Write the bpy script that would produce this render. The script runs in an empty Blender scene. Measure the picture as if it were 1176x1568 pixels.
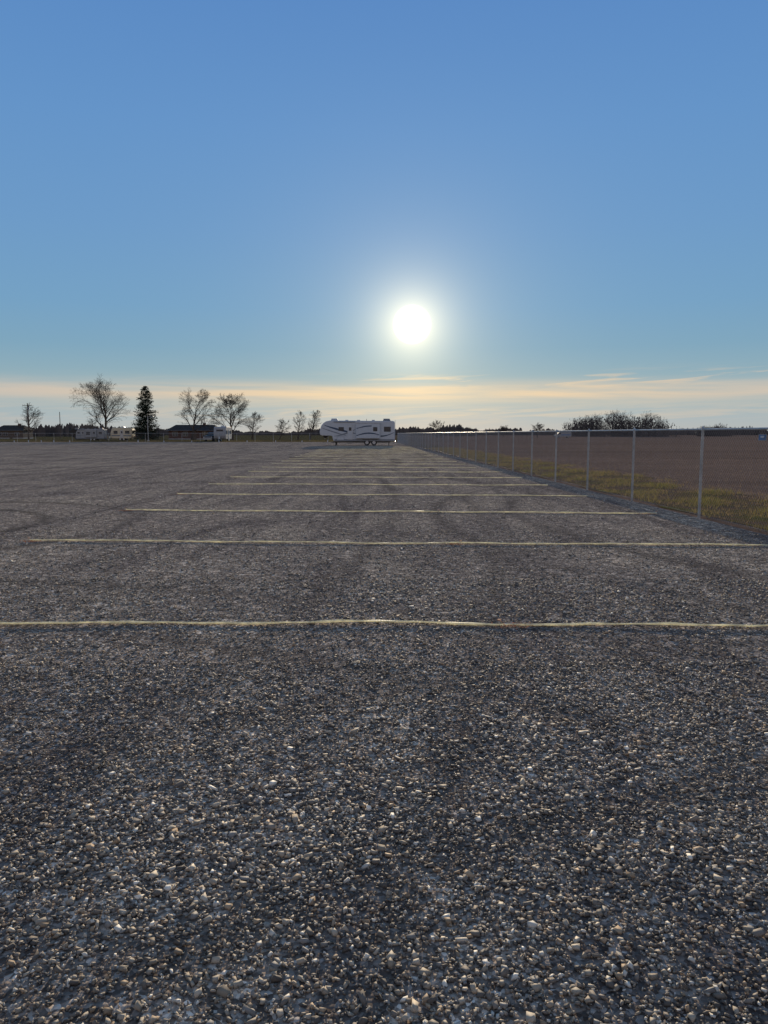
import bpy, math, random
import numpy as np
from mathutils import Vector, Matrix
random.seed(7); rng=np.random.default_rng(11)
sc=bpy.context.scene
R=math.radians
def lin(r,g,b): return tuple(((c/255)/12.92 if c/255<=0.04045 else ((c/255+0.055)/1.055)**2.4) for c in (r,g,b))+(1,)

# ---------------------------------------------------------------- camera
cd=bpy.data.cameras.new("camera"); cam=bpy.data.objects.new("camera",cd); sc.collection.objects.link(cam)
cam.location=(0,0,1.6); cam.rotation_euler=(R(90-6.05),0,0)
cd.sensor_fit='VERTICAL'; cd.sensor_height=24; cd.sensor_width=18; cd.lens=24*1132/1568
cd.clip_start=0.05; cd.clip_end=9000
sc.camera=cam
sc.view_settings.view_transform='Standard'; sc.view_settings.look='None'; sc.view_settings.exposure=0

# ---------------------------------------------------------------- sun + sky
S=Vector((0.038,1.0211,0.1467)).normalized()
sl=bpy.data.lights.new("sun","SUN"); sl.energy=5.0; sl.angle=R(0.55); sl.color=(1.0,0.84,0.62)
so=bpy.data.objects.new("sun",sl); sc.collection.objects.link(so)
so.rotation_euler=(-S).to_track_quat('-Z','Y').to_euler(); so.location=(5,60,20)

w=bpy.data.worlds.new("World"); sc.world=w; w.use_nodes=True
nt=w.node_tree; nt.nodes.clear()
class NB:
    def __init__(s,nt): s.nt=nt
    def n(s,t,**k):
        x=s.nt.nodes.new(t)
        for a,b in k.items(): setattr(x,a,b)
        return x
    def link(s,a,b): s.nt.links.new(a,b)
    def m(s,op,a,b=None,c=None,clamp=False):
        x=s.n('ShaderNodeMath',operation=op); x.use_clamp=clamp
        for i,v in enumerate((a,b,c)):
            if v is None: continue
            if isinstance(v,(int,float)): x.inputs[i].default_value=v
            else: s.link(v,x.inputs[i])
        return x.outputs[0]
    def mr(s,v,a,b,c=0,d=1,interp='SMOOTHSTEP'):
        x=s.n('ShaderNodeMapRange',interpolation_type=interp)
        s.link(v,x.inputs[0])
        for i,q in enumerate((a,b,c,d)): x.inputs[i+1].default_value=q
        return x.outputs[0]
    def mix(s,f,a,b,bt='MIX'):
        x=s.n('ShaderNodeMix',data_type='RGBA',blend_type=bt)
        for i,v in ((0,f),(6,a),(7,b)):
            if isinstance(v,(int,float,tuple)): x.inputs[i].default_value=v
            else: s.link(v,x.inputs[i])
        return x.outputs[2]
    def ramp(s,v,stops,interp='LINEAR'):
        x=s.n('ShaderNodeValToRGB'); cr=x.color_ramp; cr.interpolation=interp
        cr.elements[0].position=stops[0][0]; cr.elements[0].color=stops[0][1]
        cr.elements[1].position=stops[-1][0]; cr.elements[1].color=stops[-1][1]
        for p,c in stops[1:-1]:
            e=cr.elements.new(p); e.color=c
        s.link(v,x.inputs[0]); return x.outputs[0]
    def noise(s,vec,scale,detail=4,rough=.55,dist=0):
        x=s.n('ShaderNodeTexNoise'); x.inputs['Scale'].default_value=scale
        x.inputs['Detail'].default_value=detail; x.inputs['Roughness'].default_value=rough
        x.inputs['Distortion'].default_value=dist
        if vec is not None: s.link(vec,x.inputs['Vector'])
        return x.outputs['Fac']
W=NB(nt)
tc=W.n('ShaderNodeTexCoord'); nrm=W.n('ShaderNodeVectorMath',operation='NORMALIZE'); W.link(tc.outputs['Generated'],nrm.inputs[0])
D=nrm.outputs[0]
sep=W.n('ShaderNodeSeparateXYZ'); W.link(D,sep.inputs[0]); dx,dy,dz=sep.outputs
dot=W.n('ShaderNodeVectorMath',operation='DOT_PRODUCT'); W.link(D,dot.inputs[0]); dot.inputs[1].default_value=S
th=W.m('MULTIPLY',W.m('ARCCOSINE',W.m('MINIMUM',dot.outputs['Value'],0.9999999)),180/math.pi)
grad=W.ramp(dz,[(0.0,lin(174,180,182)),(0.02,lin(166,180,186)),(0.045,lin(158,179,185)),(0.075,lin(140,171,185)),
 (0.11,lin(124,164,189)),(0.16,lin(115,160,196)),(0.25,lin(108,154,200)),(0.36,lin(100,148,201)),(0.48,lin(90,138,197)),(0.7,lin(96,128,170)),(1.0,lin(110,132,162))])  # stops near the zenith set brighter than real sky, to light the ground
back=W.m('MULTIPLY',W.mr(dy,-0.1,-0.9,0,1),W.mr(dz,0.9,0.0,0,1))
grad=W.mix(back,grad,lin(210,190,178))  # unseen sky behind the camera lightened as added fill for ground and trailers
# clouds
az=W.m('ARCTAN2',dx,dy)
cv=W.n('ShaderNodeCombineXYZ'); W.link(W.m('MULTIPLY',az,4.0),cv.inputs[0]); W.link(W.m('ADD',W.m('MULTIPLY',dz,80),W.m('MULTIPLY',az,1.2)),cv.inputs[1])
n1=W.noise(cv.outputs[0],1.0,5,.55,.3)
cv2=W.n('ShaderNodeCombineXYZ'); W.link(W.m('MULTIPLY',az,9),cv2.inputs[0]); W.link(W.m('ADD',W.m('MULTIPLY',dz,150),W.m('MULTIPLY',az,-6)),cv2.inputs[1]); cv2.inputs[2].default_value=4.3
n2=W.noise(cv2.outputs[0],1.0,5,.6,.6)
def bell(v,c,wd):
    q=W.m('DIVIDE',W.m('SUBTRACT',v,c),wd)
    return W.m('EXPONENT',W.m('MULTIPLY',W.m('MULTIPLY',q,q),-1))
c1=W.m('MULTIPLY',bell(dz,0.053,0.0125),W.mr(n1,0.25,0.65,0.25,.9),clamp=True)
c2=W.m('MULTIPLY',W.m('MULTIPLY',bell(dz,0.070,0.008),W.mr(n2,0.5,0.68)),W.mr(az,-0.15,0.15,0.05,0.7))
c3=W.m('MULTIPLY',bell(dz,0.026,0.012),W.mr(n2,0.4,0.7,0,.4))
cm=W.m('MINIMUM',W.m('ADD',W.m('ADD',c1,c2),c3),0.85)
cfall=W.mr(th,3,32,1,0)
ccol=W.mix(cfall,lin(208,193,178),lin(244,211,168))
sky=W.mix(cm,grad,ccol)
disc=W.mr(th,0.85,1.5,1.0,0.0)
h1=W.m('MULTIPLY',W.m('EXPONENT',W.m('MULTIPLY',th,-1/1.5)),1.5)
h2=W.m('MULTIPLY',W.m('EXPONENT',W.m('MULTIPLY',th,-1/4.6)),0.30)
def sc_col(f,c):
    x=W.n('ShaderNodeVectorMath',operation='SCALE'); x.inputs[0].default_value=c[:3]; W.link(f,x.inputs[3]); return x.outputs[0]
def addv(a,b):
    x=W.n('ShaderNodeVectorMath',operation='ADD'); W.link(a,x.inputs[0]); W.link(b,x.inputs[1]); return x.outputs[0]
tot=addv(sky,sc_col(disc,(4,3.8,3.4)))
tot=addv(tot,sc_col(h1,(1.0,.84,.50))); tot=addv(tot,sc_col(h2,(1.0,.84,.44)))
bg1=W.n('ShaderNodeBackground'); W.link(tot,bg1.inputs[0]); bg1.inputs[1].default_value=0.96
nis=W.n('ShaderNodeTexSky',sky_type='NISHITA'); nis.sun_disc=False; nis.sun_elevation=R(8.17); nis.sun_rotation=R(2.13)
nis.air_density=1.0; nis.dust_density=0.3; nis.ozone_density=2.0
bg2=W.n('ShaderNodeBackground'); W.link(nis.outputs[0],bg2.inputs[0]); bg2.inputs[1].default_value=0.004
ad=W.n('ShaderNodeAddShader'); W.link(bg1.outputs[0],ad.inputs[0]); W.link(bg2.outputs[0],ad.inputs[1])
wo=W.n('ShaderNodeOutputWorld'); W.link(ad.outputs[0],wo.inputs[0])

# ---------------------------------------------------------------- materials
def mat(name,col,rough=.7,metal=0,var=.15,scale=3,spec=.3,trans=0,attr=None):
    m=bpy.data.materials.new(name); m.use_nodes=True; N=NB(m.node_tree)
    b=m.node_tree.nodes['Principled BSDF']
    if attr:
        a=N.n('ShaderNodeAttribute'); a.attribute_name=attr; c=a.outputs['Color']
    else:
        t=N.n('ShaderNodeTexCoord')
        f=N.noise(t.outputs['Object'],scale,3,.6)
        k=N.ramp(f,[(0.3,(1-var,)*3+(1,)),(0.7,(1+var,)*3+(1,))])
        c=N.mix(1.0,(col[0],col[1],col[2],1),k,'MULTIPLY')
    N.link(c,b.inputs['Base Color'])
    b.inputs['Roughness'].default_value=rough; b.inputs['Metallic'].default_value=metal
    b.inputs['Specular IOR Level'].default_value=spec
    if trans:
        o=m.node_tree.nodes['Material Output']; tl=N.n('ShaderNodeBsdfTranslucent'); N.link(c,tl.inputs[0])
        mx=N.n('ShaderNodeMixShader'); mx.inputs[0].default_value=trans
        N.link(b.outputs[0],mx.inputs[1]); N.link(tl.outputs[0],mx.inputs[2]); N.link(mx.outputs[0],o.inputs[0])
    return m
M_white=mat("rv_fiberglass",(.50,.53,.56),.4,var=.05,spec=.4)
M_dull=mat("weathered_fiberglass",(.32,.32,.32),.6,var=.12,spec=.2)
M_cream=mat("cream_siding",(.68,.59,.42),.6,var=.08,spec=.2)
M_grayp=mat("gray_paint",(.22,.24,.27),.5,var=.06)
M_blue=mat("blue_decal",(.05,.08,.13),.5,var=.1)
M_black=mat("black_paint",(.02,.02,.022),.4,var=.1,spec=.4)
M_glass=mat("dark_glass",(.03,.035,.045),.12,var=.05,spec=.5)
M_rubber=mat("rubber",(.025,.025,.025),.8)
M_alu=mat("aluminium",(.50,.51,.52),.45,metal=.5,var=.08)
M_galv=mat("galvanised_steel",(.46,.45,.43),.5,metal=.3,var=.2,scale=6)
M_wire=mat("galvanised_wire",(.32,.29,.27),.6,metal=.2,var=.15)
M_roof=mat("asphalt_shingles",(.05,.047,.045),.95,var=.25,scale=2,spec=.05)
M_brick=mat("brick_wall",(.13,.08,.065),.9,var=.25,scale=4,spec=.1)
M_wood=mat("weathered_wood",(.13,.10,.08),.85,var=.3,scale=4,spec=.1)
M_red=mat("tail_lamp_red",(.45,.03,.02),.3)
M_bark=mat("bark",(.085,.066,.052),.9,var=.3,scale=2,spec=.05)
M_needle=mat("pine_needles",(.024,.036,.020),.8,var=.45,scale=1.2,spec=.1)
M_far=mat("distant_twigs",(.115,.102,.098),.95,var=.25,scale=.05,spec=.05)
M_conc=mat("concrete",(.42,.41,.39),.85,var=.15)
M_bluesign=mat("blue_sign_paint",(.10,.19,.36),.5)
M_orange=mat("orange_marking_paint",(.62,.27,.13),.85,var=.35,scale=40,trans=.15)
M_cord=mat("pale_yellow_cord",(.88,.84,.64),.5,var=.25,scale=14,spec=.3,trans=.45)

# ---------------------------------------------------------------- mesh builder
class MB:
    def __init__(s): s.v=[];s.f=[];s.mi=[];s.mats=[]
    def k(s,m):
        if m not in s.mats: s.mats.append(m)
        return s.mats.index(m)
    def add(s,vs,fs,m):
        o=len(s.v); s.v+=[tuple(p) for p in vs]; i=s.k(m)
        for f in fs: s.f.append(tuple(a+o for a in f)); s.mi.append(i)
    def box(s,cx,cy,cz,sx,sy,sz,m,rz=0):
        hx,hy,hz=sx/2,sy/2,sz/2
        vs=[(x*hx,y*hy,z*hz) for z in(-1,1) for y in(-1,1) for x in(-1,1)]
        if rz: 
            a,b=math.cos(rz),math.sin(rz); vs=[(x*a-y*b,x*b+y*a,z) for x,y,z in vs]
        s.add([(x+cx,y+cy,z+cz) for x,y,z in vs],[(0,2,3,1),(4,5,7,6),(0,1,5,4),(2,6,7,3),(0,4,6,2),(1,3,7,5)],m)
    def cyl(s,p0,p1,r0,r1,n,m,caps=True):
        p0=Vector(p0);p1=Vector(p1);d=(p1-p0).normalized()
        a=d.orthogonal().normalized(); b=d.cross(a)
        vs=[]
        for p,r in((p0,r0),(p1,r1)):
            for i in range(n):
                t=2*math.pi*i/n; vs.append(p+a*(r*math.cos(t))+b*(r*math.sin(t)))
        fs=[(i,(i+1)%n,n+(i+1)%n,n+i) for i in range(n)]
        if caps: fs+=[tuple(range(n-1,-1,-1)),tuple(range(n,2*n))]
        s.add(vs,fs,m)
    def prism(s,prof,y0,y1,m,c=.06):
        n=len(prof); cx=sum(p[0] for p in prof)/n; cz=sum(p[1] for p in prof)/n
        w_=max(p[0] for p in prof)-min(p[0] for p in prof); h_=max(p[1] for p in prof)-min(p[1] for p in prof)
        kx=1-2*c/w_; kz=1-2*c/h_
        ins=[((x-cx)*kx+cx,(z-cz)*kz+cz) for x,z in prof]
        vs=[]
        for pr,y in((ins,y0),(prof,y0+c),(prof,y1-c),(ins,y1)): vs+=[(x,y,z) for x,z in pr]
        fs=[tuple(range(n)),tuple(range(4*n-1,3*n-1,-1))]
        for L in range(3):
            for i in range(n):
                j=(i+1)%n; fs.append((L*n+i,(L+1)*n+i,(L+1)*n+j,L*n+j))
        s.add(vs,fs,m)
    def build(s,name,loc=(0,0,0),rz=0,smooth=False):
        me=bpy.data.meshes.new(name); me.from_pydata(s.v,[],s.f)
        for m in s.mats: me.materials.append(m)
        me.polygons.foreach_set('material_index',s.mi)
        if smooth: me.polygons.foreach_set('use_smooth',[True]*len(me.polygons))
        me.update(); o=bpy.data.objects.new(name,me); sc.collection.objects.link(o)
        o.location=loc; o.rotation_euler=(0,0,rz); return o
def npmesh(name,verts,faces,mat_,col=None,loc=(0,0,0)):
    me=bpy.data.meshes.new(name); nv=len(verts); nf,k=faces.shape
    me.vertices.add(nv); me.vertices.foreach_set('co',verts.astype(np.float32).ravel())
    me.loops.add(nf*k); me.loops.foreach_set('vertex_index',faces.astype(np.int32).ravel())
    me.polygons.add(nf); me.polygons.foreach_set('loop_start',(np.arange(nf)*k).astype(np.int32))
    me.update(calc_edges=True)
    if col is not None:
        a=me.attributes.new('tint','FLOAT_COLOR','POINT'); a.data.foreach_set('color',col.astype(np.float32).ravel())
    me.materials.append(mat_)
    o=bpy.data.objects.new(name,me); sc.collection.objects.link(o); o.location=loc; return o

FX=lambda y: 6.35-0.026*y     # fence line
LOT_Y=142.0
# wheel tracks pressed into the gravel: circles (cx, cy, radius, half width, strength)
TRACKS=[(-9.0,12.6,2.9,.15,.8),(-9.0,12.6,4.5,.15,.65),(-6.2,-6.0,12.4,.14,.55),(-6.2,-6.0,14.0,.14,.5),(14.5,14.0,11.9,.15,.5),(14.5,14.0,13.5,.15,.45),
 (6.5,-9.0,13.2,.14,.6),(6.5,-9.0,14.9,.14,.5),(-62,18,62.3,.15,.38),(-62,18,64.0,.15,.38),(-40,60,36,.25,.55),(-40,60,38,.25,.5)]
# ---------------------------------------------------------------- ground sheets
def sheet(name,pts,z,m):
    me=bpy.data.meshes.new(name); me.from_pydata([(x,y,z) for x,y in pts],[],[tuple(range(len(pts)))]); me.materials.append(m)
    o=bpy.data.objects.new(name,me); sc.collection.objects.link(o); return o
m=bpy.data.materials.new("ploughed_field_soil"); m.use_nodes=True; N=NB(m.node_tree); b=m.node_tree.nodes['Principled BSDF']
t=N.n('ShaderNodeTexCoord'); O=t.outputs['Object']
mp=N.n('ShaderNodeMapping'); mp.inputs['Scale'].default_value=(.16,1,1); N.link(O,mp.inputs[0])
big=N.noise(mp.outputs[0],.12,4,.6); fine=N.noise(O,5,4,.7); mid=N.noise(O,.6,4,.65)
c=N.ramp(fine,[(.3,(.085,.052,.040,1)),(.5,(.21,.138,.105,1)),(.68,(.34,.25,.18,1))])
c=N.mix(N.mr(mid,.4,.65),c,(.18,.12,.09,1)); c=N.mix(N.mr(big,.42,.66,0,.75),c,(.12,.082,.062,1))
sp=N.n('ShaderNodeSeparateXYZ'); N.link(O,sp.inputs[0])
olive=N.m('MULTIPLY',N.mr(sp.outputs[1],138,150),N.mr(sp.outputs[0],20,-2))
c=N.mix(olive,c,N.ramp(mid,[(.3,(.05,.05,.024,1)),(.7,(.13,.10,.055,1))]))
N.link(c,b.inputs['Base Color']); b.inputs['Roughness'].default_value=1; b.inputs['Specular IOR Level'].default_value=0
bp=N.n('ShaderNodeBump'); bp.inputs['Distance'].default_value=.12; bp.inputs['Strength'].default_value=.8; N.link(fine,bp.inputs['Height']); N.link(bp.outputs[0],b.inputs['Normal'])
sheet("field_ground",[(-4500,-1500),(4500,-1500),(4500,5500),(-4500,5500)],0,m)
# lot
m=bpy.data.materials.new("gravel_surface"); m.use_nodes=True; N=NB(m.node_tree); b=m.node_tree.nodes['Principled BSDF']
t=N.n('ShaderNodeTexCoord'); O=t.outputs['Object']
vo=N.n('ShaderNodeTexVoronoi'); vo.inputs['Scale'].default_value=64; N.link(O,vo.inputs['Vector'])
vs_=N.n('ShaderNodeSeparateColor'); N.link(vo.outputs['Color'],vs_.inputs[0])
vo2=N.n('ShaderNodeTexVoronoi'); vo2.inputs['Scale'].default_value=15; N.link(O,vo2.inputs['Vector'])
vs2=N.n('ShaderNodeSeparateColor'); N.link(vo2.outputs['Color'],vs2.inputs[0])
c=N.ramp(vs_.outputs[0],[(0,(.12,.092,.072,1)),(.45,(.26,.212,.172,1)),(.75,(.39,.325,.265,1)),(.93,(.54,.46,.375,1)),(1,(.75,.67,.57,1))])
c2=N.ramp(vs2.outputs[0],[(0,(.65,.65,.66,1)),(.8,(1.05,1.05,1.05,1)),(.97,(1.7,1.66,1.6,1))])
c=N.mix(1,c,c2,'MULTIPLY')
mp=N.n('ShaderNodeMapping'); mp.inputs['Scale'].default_value=(.9,.13,1); mp.inputs['Rotation'].default_value=(0,0,R(7)); N.link(O,mp.inputs[0])
tr=N.noise(mp.outputs[0],1.0,4,.6,1.2)
bl=N.noise(O,.35,4,.65,.5)
c=N.mix(1,c,N.ramp(tr,[(.33,(.62,.62,.66,1)),(.5,(1.0,1.0,1.0,1)),(.7,(1.16,1.14,1.10,1))]),'MULTIPLY')
c=N.mix(1,c,N.ramp(bl,[(.35,(.78,.77,.80,1)),(.65,(1.14,1.12,1.09,1))]),'MULTIPLY')
sp=N.n('ShaderNodeSeparateXYZ'); N.link(O,sp.inputs[0]); tsum=None
for (cx,cy,rr,hw,st) in TRACKS:
    ddx=N.m('SUBTRACT',sp.outputs[0],cx); ddy=N.m('SUBTRACT',sp.outputs[1],cy)
    dd=N.m('SQRT',N.m('ADD',N.m('MULTIPLY',ddx,ddx),N.m('MULTIPLY',ddy,ddy)))
    q=N.m('DIVIDE',N.m('SUBTRACT',dd,rr),hw); g=N.m('MULTIPLY',N.m('EXPONENT',N.m('MULTIPLY',N.m('MULTIPLY',q,q),-1)),st)
    tsum=g if tsum is None else N.m('MAXIMUM',tsum,g)
tbreak=N.m('MULTIPLY',tsum,N.mr(bl,.35,.6,.3,1.0))
c=N.mix(tbreak,c,(.085,.07,.06,1))
N.link(c,b.inputs['Base Color']); b.inputs['Roughness'].default_value=1; b.inputs['Specular IOR Level'].default_value=0
bp=N.n('ShaderNodeBump'); bp.inputs['Distance'].default_value=.011; bp.inputs['Strength'].default_value=.7; bp.invert=True; N.link(vo.outputs['Distance'],bp.inputs['Height']); N.link(bp.outputs[0],b.inputs['Normal'])
LZ=0.02
sheet("gravel_lot_ground",[(-130,-25),(FX(-25)-.05,-25),(FX(LOT_Y)-.05,LOT_Y),(-130,LOT_Y)],LZ,m)
# grass verge
m=bpy.data.materials.new("grass_verge_soil"); m.use_nodes=True; N=NB(m.node_tree); b=m.node_tree.nodes['Principled BSDF']
t=N.n('ShaderNodeTexCoord'); O=t.outputs['Object']; a1=N.noise(O,.9,4,.65); a2=N.noise(O,14,4,.7)
c=N.ramp(a1,[(.42,(.15,.102,.072,1)),(.54,(.15,.115,.05,1)),(.68,(.12,.12,.035,1))])
c=N.mix(1,c,N.ramp(a2,[(.3,(.5,.5,.5,1)),(.7,(1.35,1.3,1.25,1))]),'MULTIPLY')
N.link(c,b.inputs['Base Color']); b.inputs['Roughness'].default_value=1; b.inputs['Specular IOR Level'].default_value=0
bp=N.n('ShaderNodeBump'); bp.inputs['Distance'].default_value=.06; N.link(a2,bp.inputs['Height']); N.link(bp.outputs[0],b.inputs['Normal'])
pts=[(FX(y)+.25+.12*math.sin(y*1.1)+.08*math.sin(y*2.7),y) for y in range(-25,146,1)]
pts2=[(FX(y)+3.5+.5*math.sin(y*.5)+.35*math.sin(y*1.7),y) for y in range(145,-26,-1)]
sheet("grass_verge_ground",pts+pts2,0.010,m)

# ---------------------------------------------------------------- gravel stones (one mesh)
def gravel():
    P=[]
    for (y0,y1,xl,xr,dn) in ((.8,3,-2.8,2.8,5600),(3,5,-3.8,3.8,3400),(5,8,-5.4,5.6,1500),(8,12,-7.3,5.9,600),(12,18,-10.3,5.7,180),(18,30,-16,5.5,40)):
        n=int((y1-y0)*(xr-xl)*dn); P.append(np.stack([rng.uniform(xl,xr,n),rng.uniform(y0,y1,n)],1))
    P=np.concatenate(P); n=len(P); X_,Y_=P.T
    tk=np.zeros(n)
    for (cx,cy,rr,hw,st) in TRACKS:
        dd=np.hypot(X_-cx,Y_-cy); tk=np.maximum(tk,st*np.exp(-((dd-rr)/hw)**2))
    brk=.65+.35*np.sin(X_*1.7+Y_*.9)*np.sin(Y_*1.3-X_*.6); tk*=brk
    # worn patches with finer, darker chippings
    pt=.5+.17*np.sin(X_*1.1+.6*np.sin(Y_*.9)+1)+.17*np.sin(Y_*1.9-X_*.5+2)+.12*np.sin(X_*2.7+Y_*1.2)+.10*np.sin(X_*5.1-Y_*3.3)
    pt=np.clip(pt,0,1)
    k_=rng.random(n)<(1-.6*tk)*(.72+.28*pt); P=P[k_]; tk=tk[k_]; pt=pt[k_]; n=len(P)
    s=np.clip(rng.lognormal(math.log(.0053),.45,n),.0022,.0165)*(1-.4*tk)*(.85+.28*pt)
    cube=np.array([(x,y,z) for z in(-1,1) for y in(-1,1) for x in(-1,1)],float)
    V=cube[None]*rng.uniform(.30,1.05,(n,8,3))
    V*=np.stack([rng.uniform(.8,1.5,n),rng.uniform(.55,1.0,n),rng.uniform(.35,.8,n)],1)[:,None,:]
    ax=rng.normal(size=(n,3)); ax[:,2]*=.3; ax/=np.linalg.norm(ax,axis=1)[:,None]; an=rng.normal(0,.6,n); hd=rng.uniform(0,2*math.pi,n)
    q=np.concatenate([np.cos(an/2)[:,None],ax*np.sin(an/2)[:,None]],1); a,b_,c_,d_=q.T
    Rm=np.stack([1-2*(c_*c_+d_*d_),2*(b_*c_-d_*a),2*(b_*d_+c_*a),2*(b_*c_+d_*a),1-2*(b_*b_+d_*d_),2*(c_*d_-b_*a),2*(b_*d_-c_*a),2*(c_*d_+b_*a),1-2*(b_*b_+c_*c_)],1).reshape(n,3,3)
    ch,sh=np.cos(hd)[:,None],np.sin(hd)[:,None]
    V=np.stack([V[:,:,0]*ch-V[:,:,1]*sh,V[:,:,0]*sh+V[:,:,1]*ch,V[:,:,2]],2)
    V=np.einsum('nij,nkj->nki',Rm,V)
    V*=s[:,None,None]
    V[:,:,0]+=P[:,0,None]; V[:,:,1]+=P[:,1,None]; V[:,:,2]+=(LZ+s*.3+rng.uniform(0,.004,n))[:,None]
    T=np.array([(0,2,3),(0,3,1),(4,5,7),(4,7,6),(0,1,5),(0,5,4),(2,6,7),(2,7,3),(0,4,6),(0,6,2),(1,3,7),(1,7,5)])
    F=(T[None]+(np.arange(n)*8)[:,None,None]).reshape(-1,3)
    pal=np.array([(.50,.42,.32),(.37,.30,.22),(.24,.20,.16),(.14,.12,.10),(.76,.69,.58),(.29,.265,.235),(.43,.31,.20)])
    pi=rng.choice(7,n,p=[.18,.2,.22,.16,.08,.09,.07])
    C=np.concatenate([pal[pi]*rng.uniform(.75,1.15,(n,1))*((1-.6*tk)*(.78+.34*pt))[:,None],np.ones((n,1))],1)
    C=np.repeat(C,8,axis=0)
    g=mat("gravel_stone",(1,1,1),.75,spec=.25,attr='tint')
    print('stones',n)
    npmesh("gravel",V.reshape(-1,3),F,g,C)
gravel()

# ---------------------------------------------------------------- grass + stubble
def blades(name,P,h,wd,C,m,lean=.5,z=.01):
    n=len(P); ang=rng.uniform(0,2*math.pi,n); la=rng.uniform(0,2*math.pi,n); ll=rng.uniform(0,lean,n)*h
    V=np.zeros((n,3,3)); 
    V[:,0,0]=P[:,0]-np.cos(ang)*wd/2; V[:,0,1]=P[:,1]-np.sin(ang)*wd/2; V[:,0,2]=z
    V[:,1,0]=P[:,0]+np.cos(ang)*wd/2; V[:,1,1]=P[:,1]+np.sin(ang)*wd/2; V[:,1,2]=z
    V[:,2,0]=P[:,0]+np.cos(la)*ll; V[:,2,1]=P[:,1]+np.sin(la)*ll; V[:,2,2]=z+h
    C=np.repeat(np.concatenate([C,np.ones((n,1))],1),3,axis=0)
    return npmesh(name,V.reshape(-1,3),np.arange(3*n).reshape(n,3),m,C)
Mg=mat("grass_blade",(1,1,1),.9,spec=.05,trans=.35,attr='tint')
n=90000
Y=8+(rng.random(n)**1.7)*75
f_=rng.random(n)**.9; X=6.35-.026*Y+.15+f_*4.0
cl=np.sin(X*2.1+Y*.7)+np.sin(X*3.7-Y*1.9)+np.sin(Y*2.3)+np.sin(X*6.3+Y*4.1)*.7-np.clip(f_-.65,0,1)*3
gk=rng.random(n)<np.clip(.36+.32*cl,.04,1); X,Y,cl=X[gk],Y[gk],cl[gk]; n=len(X)
mixg=np.clip(.26+.24*cl+rng.normal(0,.25,n),0,1)[:,None]
C=(1-mixg)*np.array([.32,.22,.11])+mixg*np.array([.19,.18,.04])
blades("grass_verge",np.stack([X,Y],1),rng.uniform(.02,.09,n)*(1+.5*np.clip(cl,0,2)),rng.uniform(.008,.016,n),C,Mg,.9)
n=45000
Y=6+(rng.random(n)**1.8)*150; X=6.35-.026*Y+3.0+rng.random(n)**1.3*(8+Y*.55)
row=np.round(X/.76)*.76+rng.normal(0,.09,n); X=np.where(rng.random(n)<.6,row,X)
tn=rng.random((n,1))**1.5; C=(1-tn)*np.array([.15,.10,.07])+tn*np.array([.36,.27,.18])
blades("field_stubble",np.stack([X,Y],1),rng.uniform(.02,.08,n),rng.uniform(.010,.025,n),C,Mg,1.3,z=0)
n=22000
X=rng.uniform(-130,2.5,n); Y=LOT_Y+.3+rng.random(n)**1.5*30
tn=rng.random((n,1)); C=(1-tn)*np.array([.07,.07,.03])+tn*np.array([.17,.13,.075])
blades("rough_grass",np.stack([X,Y],1),rng.uniform(.1,.30,n),rng.uniform(.05,.12,n),C,Mg,.8,z=0)

# ---------------------------------------------------------------- chain link fences
def chain_fence(name,p0,p1,H=1.68,post=3.55,first=0.0,pitch=.078):
    p0=Vector((p0[0],p0[1],0));p1=Vector((p1[0],p1[1],0)); L=(p1-p0).length; d=(p1-p0)/L; nn=Vector((-d.y,d.x,0)); up=Vector((0,0,1))
    B=MB(); x=first
    while x<=L:
        p=p0+d*x; B.cyl(p,p+up*(H+.02),.028,.028,8,M_galv); B.cyl(p+up*(H+.02),p+up*(H+.06),.034,.012,8,M_galv)
        for zz in (.3,.85,1.4): B.cyl(p+up*zz,p+up*(zz+.02),.032,.032,8,M_galv)
        x+=post
    B.cyl(p0+up*H,p1+up*H,.019,.019,8,M_galv)
    B.cyl(p0+up*.08+nn*.035,p1+up*.08+nn*.035,.003,.003,3,M_wire)
    h0,h1=.05,H-.01; hw=h1-h0; k=M_wire; s=-hw
    while s<L:
        for sg in(1,-1):
            a=s if sg==1 else s+hw; e=a+sg*hw
            NS=4
            for q in range(NS):
                a1=a+(e-a)*q/NS; e1=a+(e-a)*(q+1)/NS
                if min(a1,e1)<0 or max(a1,e1)>L: continue
                B.cyl(p0+d*a1+up*(h0+hw*q/NS)+nn*(.033+.003*sg),p0+d*e1+up*(h0+hw*(q+1)/NS)+nn*(.033+.003*sg),.0016,.0016,3,k,False)
        s+=pitch
    return B.build(name,smooth=False)
y0=13.97-3.55*6
chain_fence("chain_link_fence",(FX(y0),y0),(FX(LOT_Y+2),LOT_Y+2))
chain_fence("chain_link_fence",(-128,LOT_Y+2.3),(FX(LOT_Y+2)-.2,LOT_Y+2.3),pitch=.14)
B=MB(); ys=11.8
B.box(0,0,0,.14,.006,.10,M_dull); B.box(0,-.0055,0,.12,.004,.08,M_bluesign); B.box(0,-.009,.01,.06,.003,.03,M_white)
B.cyl((-.05,.0,.035),(-.05,.04,.035),.003,.003,6,M_galv); B.cyl((.05,.0,.035),(.05,.04,.035),.003,.003,6,M_galv)
B.build("fence_sign",(FX(ys)-.03,ys,1.54),R(-62))

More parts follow.
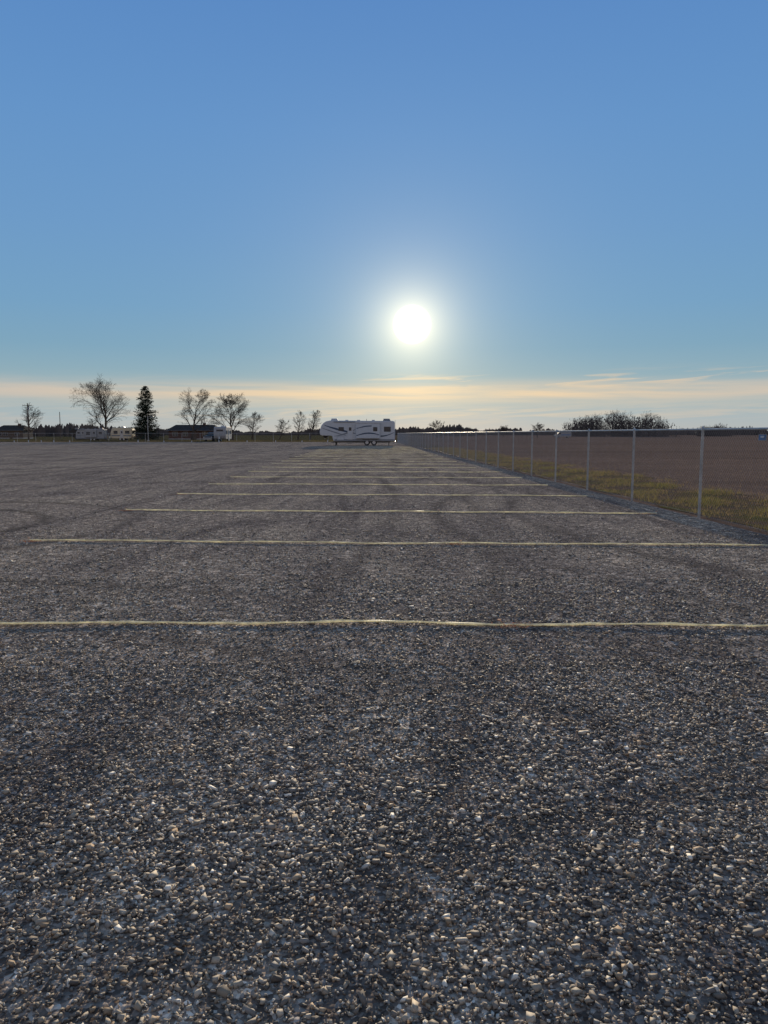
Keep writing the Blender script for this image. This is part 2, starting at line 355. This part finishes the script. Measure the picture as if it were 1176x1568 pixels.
# ---------------------------------------------------------------- strings marking the bays
rows=[(5.98,-9,7.0,-.008),(10.55,-5.25,5.9,-.045),(14.85,-5.35,5.4,-.06),(18.95,-5.42,5.3,-.055),(22.8,-5.5,5.2,-.06)]
yy=26.6
while yy<92:
    rows.append((yy,-5.5-.02*(yy-22.8),FX(yy)-.7,-.05)); yy+=3.9
for i,(y,xl,xr,sl_) in enumerate(rows):
    B=MB(); step=.16 if i<4 else .5; nseg=int((xr-xl)/step); ph=random.uniform(0,6)
    sides=6 if i<5 else 4; vs=[];fs=[]
    for k in range(nseg+1):
        x=xl+k*step
        yo=y+sl_*x+.035*math.sin(x*.8+ph)+.018*math.sin(x*3.1+ph)+random.uniform(-.010,.010)
        z=LZ+.021+.005*math.sin(x*2.3+ph)+random.uniform(-.003,.003)
        r=(.0092 if i<2 else .0105)*(1+.4*math.sin(x*9+ph)*math.sin(x*2.2))
        for j in range(sides):
            a=2*math.pi*j/sides+x*1.5; vs.append((x,yo+r*1.2*math.cos(a),z+r*math.sin(a)))
        if k:
            o=(k-1)*sides
            for j in range(sides): fs.append((o+j,o+(j+1)%sides,o+sides+(j+1)%sides,o+sides+j))
    B.add(vs,fs,M_cord)
    for xp in (xl+.02,xr-.02,(1.1 if i else .95)):
        if i<6:
            yp=y+sl_*xp; B.cyl((xp,yp,LZ-.02),(xp,yp,LZ+.05),.006,.006,6,M_galv); B.cyl((xp,yp,LZ+.05),(xp,yp,LZ+.056),.018,.016,8,M_orange)
    B.build("marking_cord")
B=MB()
for (x,y,wd) in ((1.08,5.94,.13),(-5.15,10.72,.16),(1.0,10.45,.12),(-5.25,15.05,.18),(5.2,14.45,.2),(-5.3,19.1,.2)):
    for _ in range(95):
        a=x+random.gauss(0,wd*.55); c_=y+random.gauss(0,.045); r=random.uniform(.005,.014); z=LZ+.012+random.uniform(0,.010)
        q=[(a+random.uniform(-r,r)*1.2,c_+random.uniform(-r,r),z+random.uniform(-r,r)*.6) for _ in range(4)]
        B.add(q,[(0,1,2),(0,2,3),(0,3,1),(1,3,2)],M_orange)
B.build("orange_paint_mark")

# ---------------------------------------------------------------- RVs
def swoosh(B,pts,yv,m):
    vs=[];fs=[]
    for i,(x,z,h) in enumerate(pts): vs+=[(x,yv,z-h),(x,yv,z+h)]
    for i in range(len(pts)-1): fs.append((2*i,2*i+2,2*i+3,2*i+1))
    B.add(vs,fs,m)
def curve(f,x0,x1,n=18): return [f(x0+(x1-x0)*i/n) for i in range(n+1)]
def wheel(B,x,y,r,wd=.24,side=-1):
    B.cyl((x,y,r),(x,y-side*wd,r),r,r,20,M_rubber); B.cyl((x,y+side*.012,r),(x,y,r),r*.55,r*.6,14,M_alu)
def window(B,x0,x1,z0,z1,y,fr=M_black):
    B.box((x0+x1)/2,y-.012,(z0+z1)/2,x1-x0+.1,.02,z1-z0+.1,fr); B.box((x0+x1)/2,y-.026,(z0+z1)/2,x1-x0,.01,z1-z0,M_glass)
def fifth_wheel(name,loc,rz=0,k=1.0,cap=None,body=None):
    B=MB(); Wd=2.5; bd=body or M_white
    prof=[(0.05,1.45),(0,1.75),(.05,2.2),(.22,2.65),(.5,3.0),(.85,3.22),(1.4,3.34),(9.8,3.28),(10.05,3.2),(10.1,3.0),(10.1,.62),(10.0,.55),(1.95,.55),(1.8,.7),(1.68,1.22),(1.5,1.30),(.3,1.32)]
    B.prism(prof,0,Wd,bd,.07)
    if cap:
        pc=[(.02,1.4),(-.03,1.75),(.02,2.2),(.19,2.67),(.47,3.03),(.83,3.26),(1.4,3.37),(2.75,3.37),(2.2,2.4),(2.05,.52),(1.72,.55),(1.5,1.28),(.3,1.29)]
        B.prism(pc,-.02,Wd+.02,cap,.07)
    B.box(6.0,-.004,.72,8.0,.012,.26,M_grayp)
    B.prism([(4.9,.95),(4.9,2.95),(8.1,2.95),(8.1,.95)],-.42,.0,bd,.03)
    B.box(6.5,-.425,3.0,3.3,.03,.06,M_alu); B.box(6.5,-.20,2.985,3.3,.42,.04,M_grayp)
    if cap: window(B,5.3,6.3,1.75,2.4,-.42)
    window(B,7.25,7.7,1.95,2.4,-.42)
    window(B,2.6,3.2,2.0,2.4,0); window(B,8.7,9.5,1.9,2.45,0)
    B.box(4.1,-.014,1.75,.72,.02,1.9,M_alu); B.box(4.1,-.03,1.75,.64,.012,1.8,bd); B.box(4.1,-.042,2.2,.36,.012,.45,M_glass)
    B.box(4.1,-.2,.48,.6,.35,.05,M_black); B.box(4.1,-.35,.28,.6,.3,.05,M_black)
    if not cap:
        swoosh(B,curve(lambda x:(x,2.75-1.15*((x-.6)/4.2)**.8,.03+.10*math.sin(math.pi*(x-.6)/4.25)),.61,4.84),-.006,M_blue)
        swoosh(B,curve(lambda x:(x,2.35-1.05*((x-.3)/3.3)**.9,.02+.06*math.sin(math.pi*(x-.3)/3.35)),.31,3.6),-.006,M_grayp)
        swoosh(B,curve(lambda x:(x,1.25+.9*((x-1.9)/2.9)**1.6,.02+.09*math.sin(math.pi*(x-1.9)/2.95)),1.95,4.8),-.009,M_grayp)
        swoosh(B,curve(lambda x:(x,2.25+.35*math.sin((x-4.9)*.8),.04+.03*math.sin((x-4.9))),4.95,7.0),-.426,M_blue)
        swoosh(B,curve(lambda x:(x,1.3+.35*math.sin((x-4.9)*.9),.05+.04*math.sin((x-4.9))),4.95,8.05),-.426,M_blue)
        swoosh(B,curve(lambda x:(x,1.25+.5*((x-8.2)/1.8)**2,.1-.04*(x-8.2)),8.2,10.0),-.006,M_blue)
    else:
        swoosh(B,curve(lambda x:(x,1.3+.2*math.sin(x*.7),.12),2.3,4.7),-.006,M_grayp)
        swoosh(B,curve(lambda x:(x,1.25+.5*((x-8.2)/1.8)**2,.1-.04*(x-8.2)),8.2,10.0),-.006,M_grayp)
    B.box(2.8,-.012,.95,1.0,.014,.45,M_grayp); B.box(2.8,-.022,.95,.92,.012,.38,bd)
    B.prism([(1.45,3.34),(1.55,3.62),(2.3,3.62),(2.45,3.34)],.8,1.6,bd,.04)
    B.prism([(8.5,3.3),(8.6,3.6),(9.4,3.6),(9.55,3.3)],.8,1.6,M_grayp,.04)
    for xx in(3.6,5.2,7.2): B.box(xx,1.2,3.36,.4,.4,.16,bd)
    B.cyl((6.3,.6,3.3),(6.3,.6,3.55),.03,.03,6,M_black)
    B.cyl((1.9,-.07,3.16),(4.8,-.07,3.16),.055,.055,8,M_grayp)
    for wx in(6.35,7.3):
        for yv,sd in((.02,-1),(Wd-.02,1)): wheel(B,wx,yv,.38,.24,sd)
    B.box(6.82,-.01,.80,2.1,.03,.07,M_black)
    B.box(5.5,Wd/2,.46,8,.9,.16,M_black)
    for yv in(.35,Wd-.35):
        B.box(2.15,yv,.42,.12,.12,.75,M_black); B.box(2.15,yv,.03,.28,.28,.05,M_black)
    B.prism([(.35,1.34),(.45,1.05),(.75,.98),(1.2,1.32)],Wd/2-.2,Wd/2+.2,M_black,.02); B.cyl((.6,Wd/2,.85),(.6,Wd/2,1.0),.04,.05,8,M_alu)
    for yv in(.45,.85): B.cyl((10.16,yv,.9),(10.16,yv,3.4),.018,.018,6,M_alu)
    for zz in np.arange(1.1,3.3,.3): B.cyl((10.16,.45,zz),(10.16,.85,zz),.015,.015,6,M_alu)
    B.box(10.2,Wd/2,.52,.12,2.3,.14,M_black); B.box(10.115,.2,.95,.03,.12,.3,M_red); B.box(10.115,Wd-.2,.95,.03,.12,.3,M_red)
    for yv in(.4,Wd-.4): B.box(9.3,yv,.28,.08,.08,.55,M_black)
    o=B.build(name,loc,rz); o.scale=(k,k,k); return o
def travel_trailer(name,loc,rz=0,L=5.6,mm=None):
    B=MB(); Wd=2.4; mm=mm or M_cream
    prof=[(0.0,1.2),(.1,1.9),(.4,2.75),(.7,2.95),(L-.3,2.95),(L-.08,2.8),(L,2.4),(L-.1,.9),(L-.3,.5),(.35,.5),(.1,.8)]
    B.prism(prof,0,Wd,mm,.07); B.box(L/2,-.004,1.15,L*.9,.012,.25,M_grayp)
    window(B,.8,1.6,1.6,2.2,0); window(B,L-1.6,L-.7,1.6,2.2,0)
    B.box(L*.52,-.012,1.5,.7,.02,1.8,M_alu); B.box(L*.52,-.028,1.9,.35,.012,.5,M_glass)
    for yv,sd in((.02,-1),(Wd-.02,1)): wheel(B,L*.6,yv,.36,.22,sd); wheel(B,L*.6-.82,yv,.36,.22,sd)
    B.prism([(L*.45,2.95),(L*.46,3.2),(L*.58,3.2),(L*.6,2.95)],.8,1.5,M_white,.03)
    B.cyl((.3,.4,.5),(-1.1,Wd/2,.5),.05,.05,6,M_black); B.cyl((.3,Wd-.4,.5),(-1.1,Wd/2,.5),.05,.05,6,M_black)
    B.cyl((-.5,Wd/2,.55),(-.5,Wd/2,1.05),.16,.16,12,M_white); B.cyl((-.95,Wd/2,.05),(-.95,Wd/2,.6),.04,.04,8,M_alu)
    B.box(L+.0,Wd/2,1.95,.06,1.1,.5,M_glass); B.box(L-.02,.2,1.0,.05,.1,.25,M_red); B.box(L-.02,Wd-.2,1.0,.05,.1,.25,M_red); B.box(L-.08,Wd/2,.5,.12,2.2,.12,M_black)
    B.box(.18,Wd/2,2.15,.06,1.3,.5,M_glass)
    return B.build(name,loc,rz)
def pickup(name,loc,rz=0,paint=None):
    B=MB(); Wd=1.95; p=paint or M_black
    B.prism([(0,.55),(.02,1.05),(.2,1.18),(1.55,1.26),(3.6,1.26),(3.65,1.28),(5.6,1.28),(5.65,.6),(5.5,.5),(.15,.45)],0,Wd,p,.05)
    B.prism([(1.5,1.25),(2.2,1.85),(2.5,1.92),(3.4,1.92),(3.62,1.8),(3.66,1.25)],.12,Wd-.12,p,.05)
    B.prism([(1.72,1.3),(2.27,1.80),(2.75,1.84),(2.75,1.3)],.10,.125,M_glass,.01); B.prism([(2.85,1.3),(2.85,1.84),(3.35,1.84),(3.52,1.3)],.10,.125,M_glass,.01)
    B.add([(1.56,.3,1.33),(1.56,Wd-.3,1.33),(2.16,Wd-.35,1.84),(2.16,.35,1.84)],[(0,1,2,3)],M_glass)
    B.box(4.65,Wd/2,1.285,1.8,1.6,.01,M_rubber)
    for wx in(1.05,4.55):
        for yv,sd in((.0,-1),(Wd,1)): wheel(B,wx,yv,.39,.24,sd)
    B.box(-.05,Wd/2,.55,.14,1.9,.2,M_alu); B.box(5.72,Wd/2,.55,.14,1.9,.18,M_alu); B.box(0,Wd/2,.86,.05,1.1,.28,M_grayp)
    for yv in(.2,Wd-.2): B.box(.0,yv,.88,.06,.28,.2,M_white); B.box(5.64,yv,1.0,.05,.14,.3,M_red)
    return B.build(name,loc,rz)
def van(name,loc,rz=0):
    B=MB(); Wd=2.0
    B.prism([(0,.5),(.05,1.1),(.9,1.3),(1.5,2.0),(1.9,2.2),(6.2,2.25),(6.4,2.1),(6.4,.5),(6.2,.4),(.2,.4)],0,Wd,M_dull,.07)
    B.prism([(1.1,1.35),(1.6,1.95),(2.3,1.98),(2.3,1.35)],-.01,.02,M_glass,.005); B.box(4.3,-.004,1.15,3.6,.012,.35,M_bluesign)
    B.box(2.35,-.004,1.2,.02,.01,1.4,M_rubber)
    for wx in(1.2,5.1):
        for yv,sd in((.0,-1),(Wd,1)): wheel(B,wx,yv,.38,.22,sd)
    B.box(-.03,Wd/2,.55,.12,1.9,.2,M_rubber); B.box(6.43,Wd/2,.55,.1,1.9,.2,M_rubber)
    return B.build(name,loc,rz)
fifth_wheel("fifth_wheel_trailer",(-8.65,100,LZ))
fifth_wheel("fifth_wheel_trailer",(-71.3,168,0),R(-2),.80,M_black,M_dull)
travel_trailer("travel_trailer",(-62.6,170,0),R(2),5.0)
travel_trailer("travel_trailer",(-31.2,146.5,0),R(90),6.0,M_dull)
pickup("pickup_truck",(-34.2,148,0),R(80))
van("cargo_van",(65.5,285,0))

# ---------------------------------------------------------------- houses
def house(name,loc,L,Wd,H,RH,rz=0,wall=M_brick):
    B=MB(); B.box(L/2,Wd/2,H/2,L,Wd,H,wall); B.box(L/2,Wd/2,.12,L+.1,Wd+.1,.24,M_conc)
    e=.5; B.add([(-e,-e,H-.05),(L+e,-e,H-.05),(L+e,Wd+e,H-.05),(-e,Wd+e,H-.05),(1.0,Wd/2,H+RH),(L-1.0,Wd/2,H+RH)],[(0,1,5,4),(2,3,4,5),(1,2,5),(3,0,4),(3,2,1,0)],M_roof)
    B.box(L/2,-e-.02,H-.1,L+2*e,.04,.10,M_grayp)
    for fx in(.14,.36,.78): 
        B.box(L*fx,-.02,1.5,1.5,.05,1.2,M_dull); B.box(L*fx-.36,-.05,1.5,.62,.03,1.05,M_glass); B.box(L*fx+.36,-.05,1.5,.62,.03,1.05,M_glass)
    B.box(L*.56,-.03,1.05,1.0,.05,2.1,M_wood); B.box(L*.7,Wd*.5,H+RH,.8,.6,1.0,M_brick)
    return B.build(name,loc,rz)
house("ranch_house",(-60.0,207,0),13,8,2.6,1.5)
house("farm_shed",(-128,245,0),9,7,2.8,1.6,0,M_wood)

# ---------------------------------------------------------------- poles
def upole(name,x,y,h,arm=True):
    B=MB(); B.cyl((0,0,0),(0,0,h),.16,.11,8,M_wood)
    if arm:
        B.box(0,-.16,h-.6,2.4,.1,.12,M_wood)
        for q in(-1.1,-.6,.6,1.1): B.cyl((q,-.16,h-.54),(q,-.16,h-.36),.04,.05,6,M_grayp)
        B.cyl((.3,-.1,h-1.7),(.3,-.1,h-1.0),.2,.2,8,M_grayp)
    return B.build(name,(x,y,0))
upole("utility_pole",-90.3,189,9.3); upole("utility_pole",-114,262,9.2,False)
B=MB(); B.cyl((0,0,0),(0,0,5.0),.07,.05,8,M_galv); B.cyl((0,0,4.9),(.7,0,5.05),.03,.03,6,M_galv); B.prism([(.6,4.98),(.62,5.1),(1.15,5.12),(1.2,5.0)],-.1,.1,M_grayp,.02); B.box(0,0,.15,.35,.35,.3,M_conc)
B.build("lamp_post",(-47.6,150,0))
B=MB()
for x in list(np.arange(-92,-57,2.55))+list(np.arange(-46,-10,5.1)):
    yv=138.5+random.uniform(-.3,.3); xx=x+random.uniform(-.3,.3); hh=random.uniform(.28,.45)
    B.box(xx,yv,LZ+hh/2,.14,.08,hh,M_white,random.uniform(0,1)); B.box(xx,yv,LZ+hh*.9,.15,.09,.05,M_bluesign,0)
B.build("marker_stakes")

# ---------------------------------------------------------------- trees
def bare_tree(B,H,wid,m,seed,depth=4,twig=.010,counts=(13,9,7,5),low=.2):
    rd=random.Random(seed)
    def branch(p,d,L,r,lv,nseg,trop):
        pts=[p.copy()]; dirs=[d.copy()]; q=p.copy(); dd=d.copy()
        for i in range(nseg):
            w_=.10 if lv==0 else .17
            dd=(dd+Vector((rd.gauss(0,w_),rd.gauss(0,w_),rd.gauss(0,w_*.6)+trop))).normalized()
            q=q+dd*(L/nseg); pts.append(q.copy()); dirs.append(dd.copy())
        for i in range(nseg):
            ra=r*(1-i/nseg)**.8; rb=r*(1-(i+1)/nseg)**.8
            B.cyl(pts[i],pts[i+1],max(ra,twig),max(rb,twig*.7),6 if lv==0 else (4 if lv==1 else 3),m,False)
        if lv>=depth: return
        nk=counts[lv]
        for k in range(nk):
            t=(low if lv==0 else .18)+(1-(low if lv==0 else .18))*((k+rd.uniform(.1,.9))/nk); f=t*nseg; i=min(nseg-1,int(f))
            bp_=pts[i].lerp(pts[i+1],f-i); dd=dirs[i]
            o=dd.orthogonal().normalized(); o=Matrix.Rotation(rd.uniform(0,2*math.pi) if lv!=0 else k*2.4+rd.uniform(-.5,.5),3,dd)@o
            ang=R(rd.uniform(38,58)) if lv==0 else R(rd.uniform(25,55))
            if lv==0:
                LL=wid*.62*(math.sin(math.pi*min(1,.30+.62*(t-low)/(1-low)))**.7)*rd.uniform(.8,1.15); ang*=1-.35*t
            else: LL=L*(.62-.30*t)*rd.uniform(.7,1.15)
            nd=(dd*math.cos(ang)+o*math.sin(ang)).normalized()
            branch(bp_,nd,LL,max(twig,r*(1-t)**.8*.62 if lv==0 else r*.5*(1-.5*t)),lv+1,5 if lv<1 else (4 if lv<2 else 3),.07 if lv==0 else .04)
    branch(Vector((0,0,0)),Vector((rd.gauss(0,.03),rd.gauss(0,.03),1)).normalized(),H*.86,H*.024,0,9,.05)
def tree(name,x,y,H,wid,seed,**k):
    B=MB(); bare_tree(B,H,wid,M_bark,seed,**k)
    zmax=max(v[2] for v in B.v); xs=sorted(v[0] for v in B.v); sx=wid*1.12/(xs[-1]-xs[0]); s=H/zmax
    B.v=[(a*sx,b*sx,c*s) for a,b,c in B.v]
    return B.build(name,(x,y,-.02))
tree("bare_tree",-71.0,190,17.0,14.0,3,counts=(17,11,8,4),low=.16,twig=.012)
tree("bare_tree",-49.2,190,13.6,10.8,8,low=.18,twig=.013)
tree("bare_tree",-36.6,180,11.5,9.8,12,counts=(14,10,8,5),low=.2,twig=.014)
tree("bare_tree",-34.0,192,7.4,5.2,21,depth=3,twig=.016)
tree("bare_tree",-26.8,190,5.6,4.0,22,depth=3,twig=.016)
tree("bare_tree",-22.0,190,7.6,3.6,23,depth=3,counts=(14,9,7),twig=.013)
tree("bare_tree",-19.2,192,7.9,3.8,24,depth=3,counts=(14,9,7),twig=.013)
tree("bare_tree",-91.8,192,9.8,7.0,25,depth=3,twig=.016,counts=(14,10,8))
tree("bare_tree",-80.5,205,6.0,4.2,26,depth=3)
tree("bare_tree",22,310,7.5,6.5,27,depth=3,twig=.03)
tree("bare_tree",64,310,6.5,5.5,28,depth=3,twig=.025)
tree("bare_tree",53,330,5.5,5,29,depth=3,twig=.025)

def pine(name,x,y,H,Wd,seed):
    rd=random.Random(seed); B=MB(); B.cyl((0,0,0),(0,0,H*.97),H*.018,.03,8,M_bark)
    z=H*.06
    while z<H*.985:
        t=(z-H*.06)/(H*.94); rad=(Wd/2)*((1-t)**.62)*rd.uniform(.75,1.12)+.15
        nb=int(8+6*(1-t))
        for k in range(nb):
            a=rd.uniform(0,2*math.pi); L=rad*rd.uniform(.7,1.2); d=Vector((math.cos(a),math.sin(a),0)); 
            up=.22-.30*(1-t)
            tip=d*L+Vector((0,0,z+L*up))
            B.cyl((0,0,z),tip,.035*(1-t)+.012,.008,3,M_bark,False)
            for j in range(int(10+22*L/2)):
                f=rd.uniform(.18,1.05); c=Vector((0,0,z))*(1-f)+tip*f+Vector((rd.gauss(0,.16),rd.gauss(0,.16),rd.gauss(-.05,.10)))*(.5+.5*L/2)
                s=rd.uniform(.12,.30); e=Vector((rd.gauss(0,1),rd.gauss(0,1),rd.gauss(0,.5))).normalized()*s; g=(d*.6+Vector((rd.gauss(0,.6),rd.gauss(0,.6),rd.gauss(-.1,.4)))).normalized()*s*1.4
                B.add([c-e*.5,c+e*.5,c+g],[(0,1,2)],M_needle)
        z+=H*.027
    return B.build(name,(x,y,0))
pine("pine_tree",-54.3,170,12.4,6.3,5)

def treeline(name,x0,x1,yf,hf,step,seed,wd=1.6):
    rd=random.Random(seed); V=[];F=[];x=x0
    ph=[rd.uniform(0,6) for _ in range(6)]
    while x<x1:
        nz=.62+.16*math.sin(x*.021+ph[0])+.12*math.sin(x*.057+ph[1])+.10*math.sin(x*.13+ph[2])+.06*math.sin(x*.41+ph[3])
        h=hf(x)*nz*rd.uniform(.72,1.08); y=yf(x)+rd.uniform(-14,14); w_=wd*rd.uniform(.5,1.3)
        o=len(V); k=rd.uniform(-.5,.5)
        V+=[(x-w_*.5,y,-.1),(x+w_*.5,y,-.1),(x+w_*rd.uniform(.5,.8),y,h*.6),(x+w_*.25+k,y,h*.93),(x+k,y,h),(x-w_*.35+k,y,h*.86),(x-w_*rd.uniform(.5,.8),y,h*.55)]
        F.append(tuple(range(o,o+7))); x+=step*rd.uniform(.5,1.5)
    B=MB(); B.add(V,F,M_far); return B.build(name)
treeline("distant_tree_line",-900,900,lambda x:760,lambda x:9.6+ (3 if 60<x<140 else 0)+(4.5 if x<-290 else 0),.45,1,2.2)
treeline("distant_tree_line",-420,-130,lambda x:430,lambda x:7.5,.35,2,1.8)
def woodlot(name,x0,x1,y,h,n,seed):
    rd=random.Random(seed); B=MB()
    for i in range(n):
        f=(i+.5)/n; x=x0+(x1-x0)*f+rd.uniform(-2,2); env=.5+.5*math.sin(math.pi*min(1,max(0,f)))**.6
        H=h*env*rd.uniform(.78,1.05); T=MB(); bare_tree(T,H,H*.95,M_far,seed*100+i,depth=3,twig=.03,counts=(10,7,5),low=.08)
        s=H/max(v[2] for v in T.v); yv=y+rd.uniform(-12,12)
        B.add([(a*s+x,b*s+yv,c*s) for a,b,c in T.v],T.f,M_far)
        for _ in range(190):
            c=Vector((x+rd.gauss(0,H*.33),yv+rd.gauss(0,2),H*rd.betavariate(1,1.7)*.85)); e=rd.uniform(.25,.8)
            B.add([c+Vector((-e*.4,0,-e)),c+Vector((e*.4,0,-e)),c+Vector((rd.uniform(-e,e),0,e))],[(0,1,2)],M_far)
    return B.build(name)
woodlot("distant_woodlot",100,151,400,14.5,26,5)
woodlot("distant_woodlot",186,204,440,8.5,8,6)
woodlot("distant_woodlot",38,62,520,7.5,9,7)
print("done",sum(len(o.data.polygons) for o in bpy.data.objects if o.type=='MESH'))
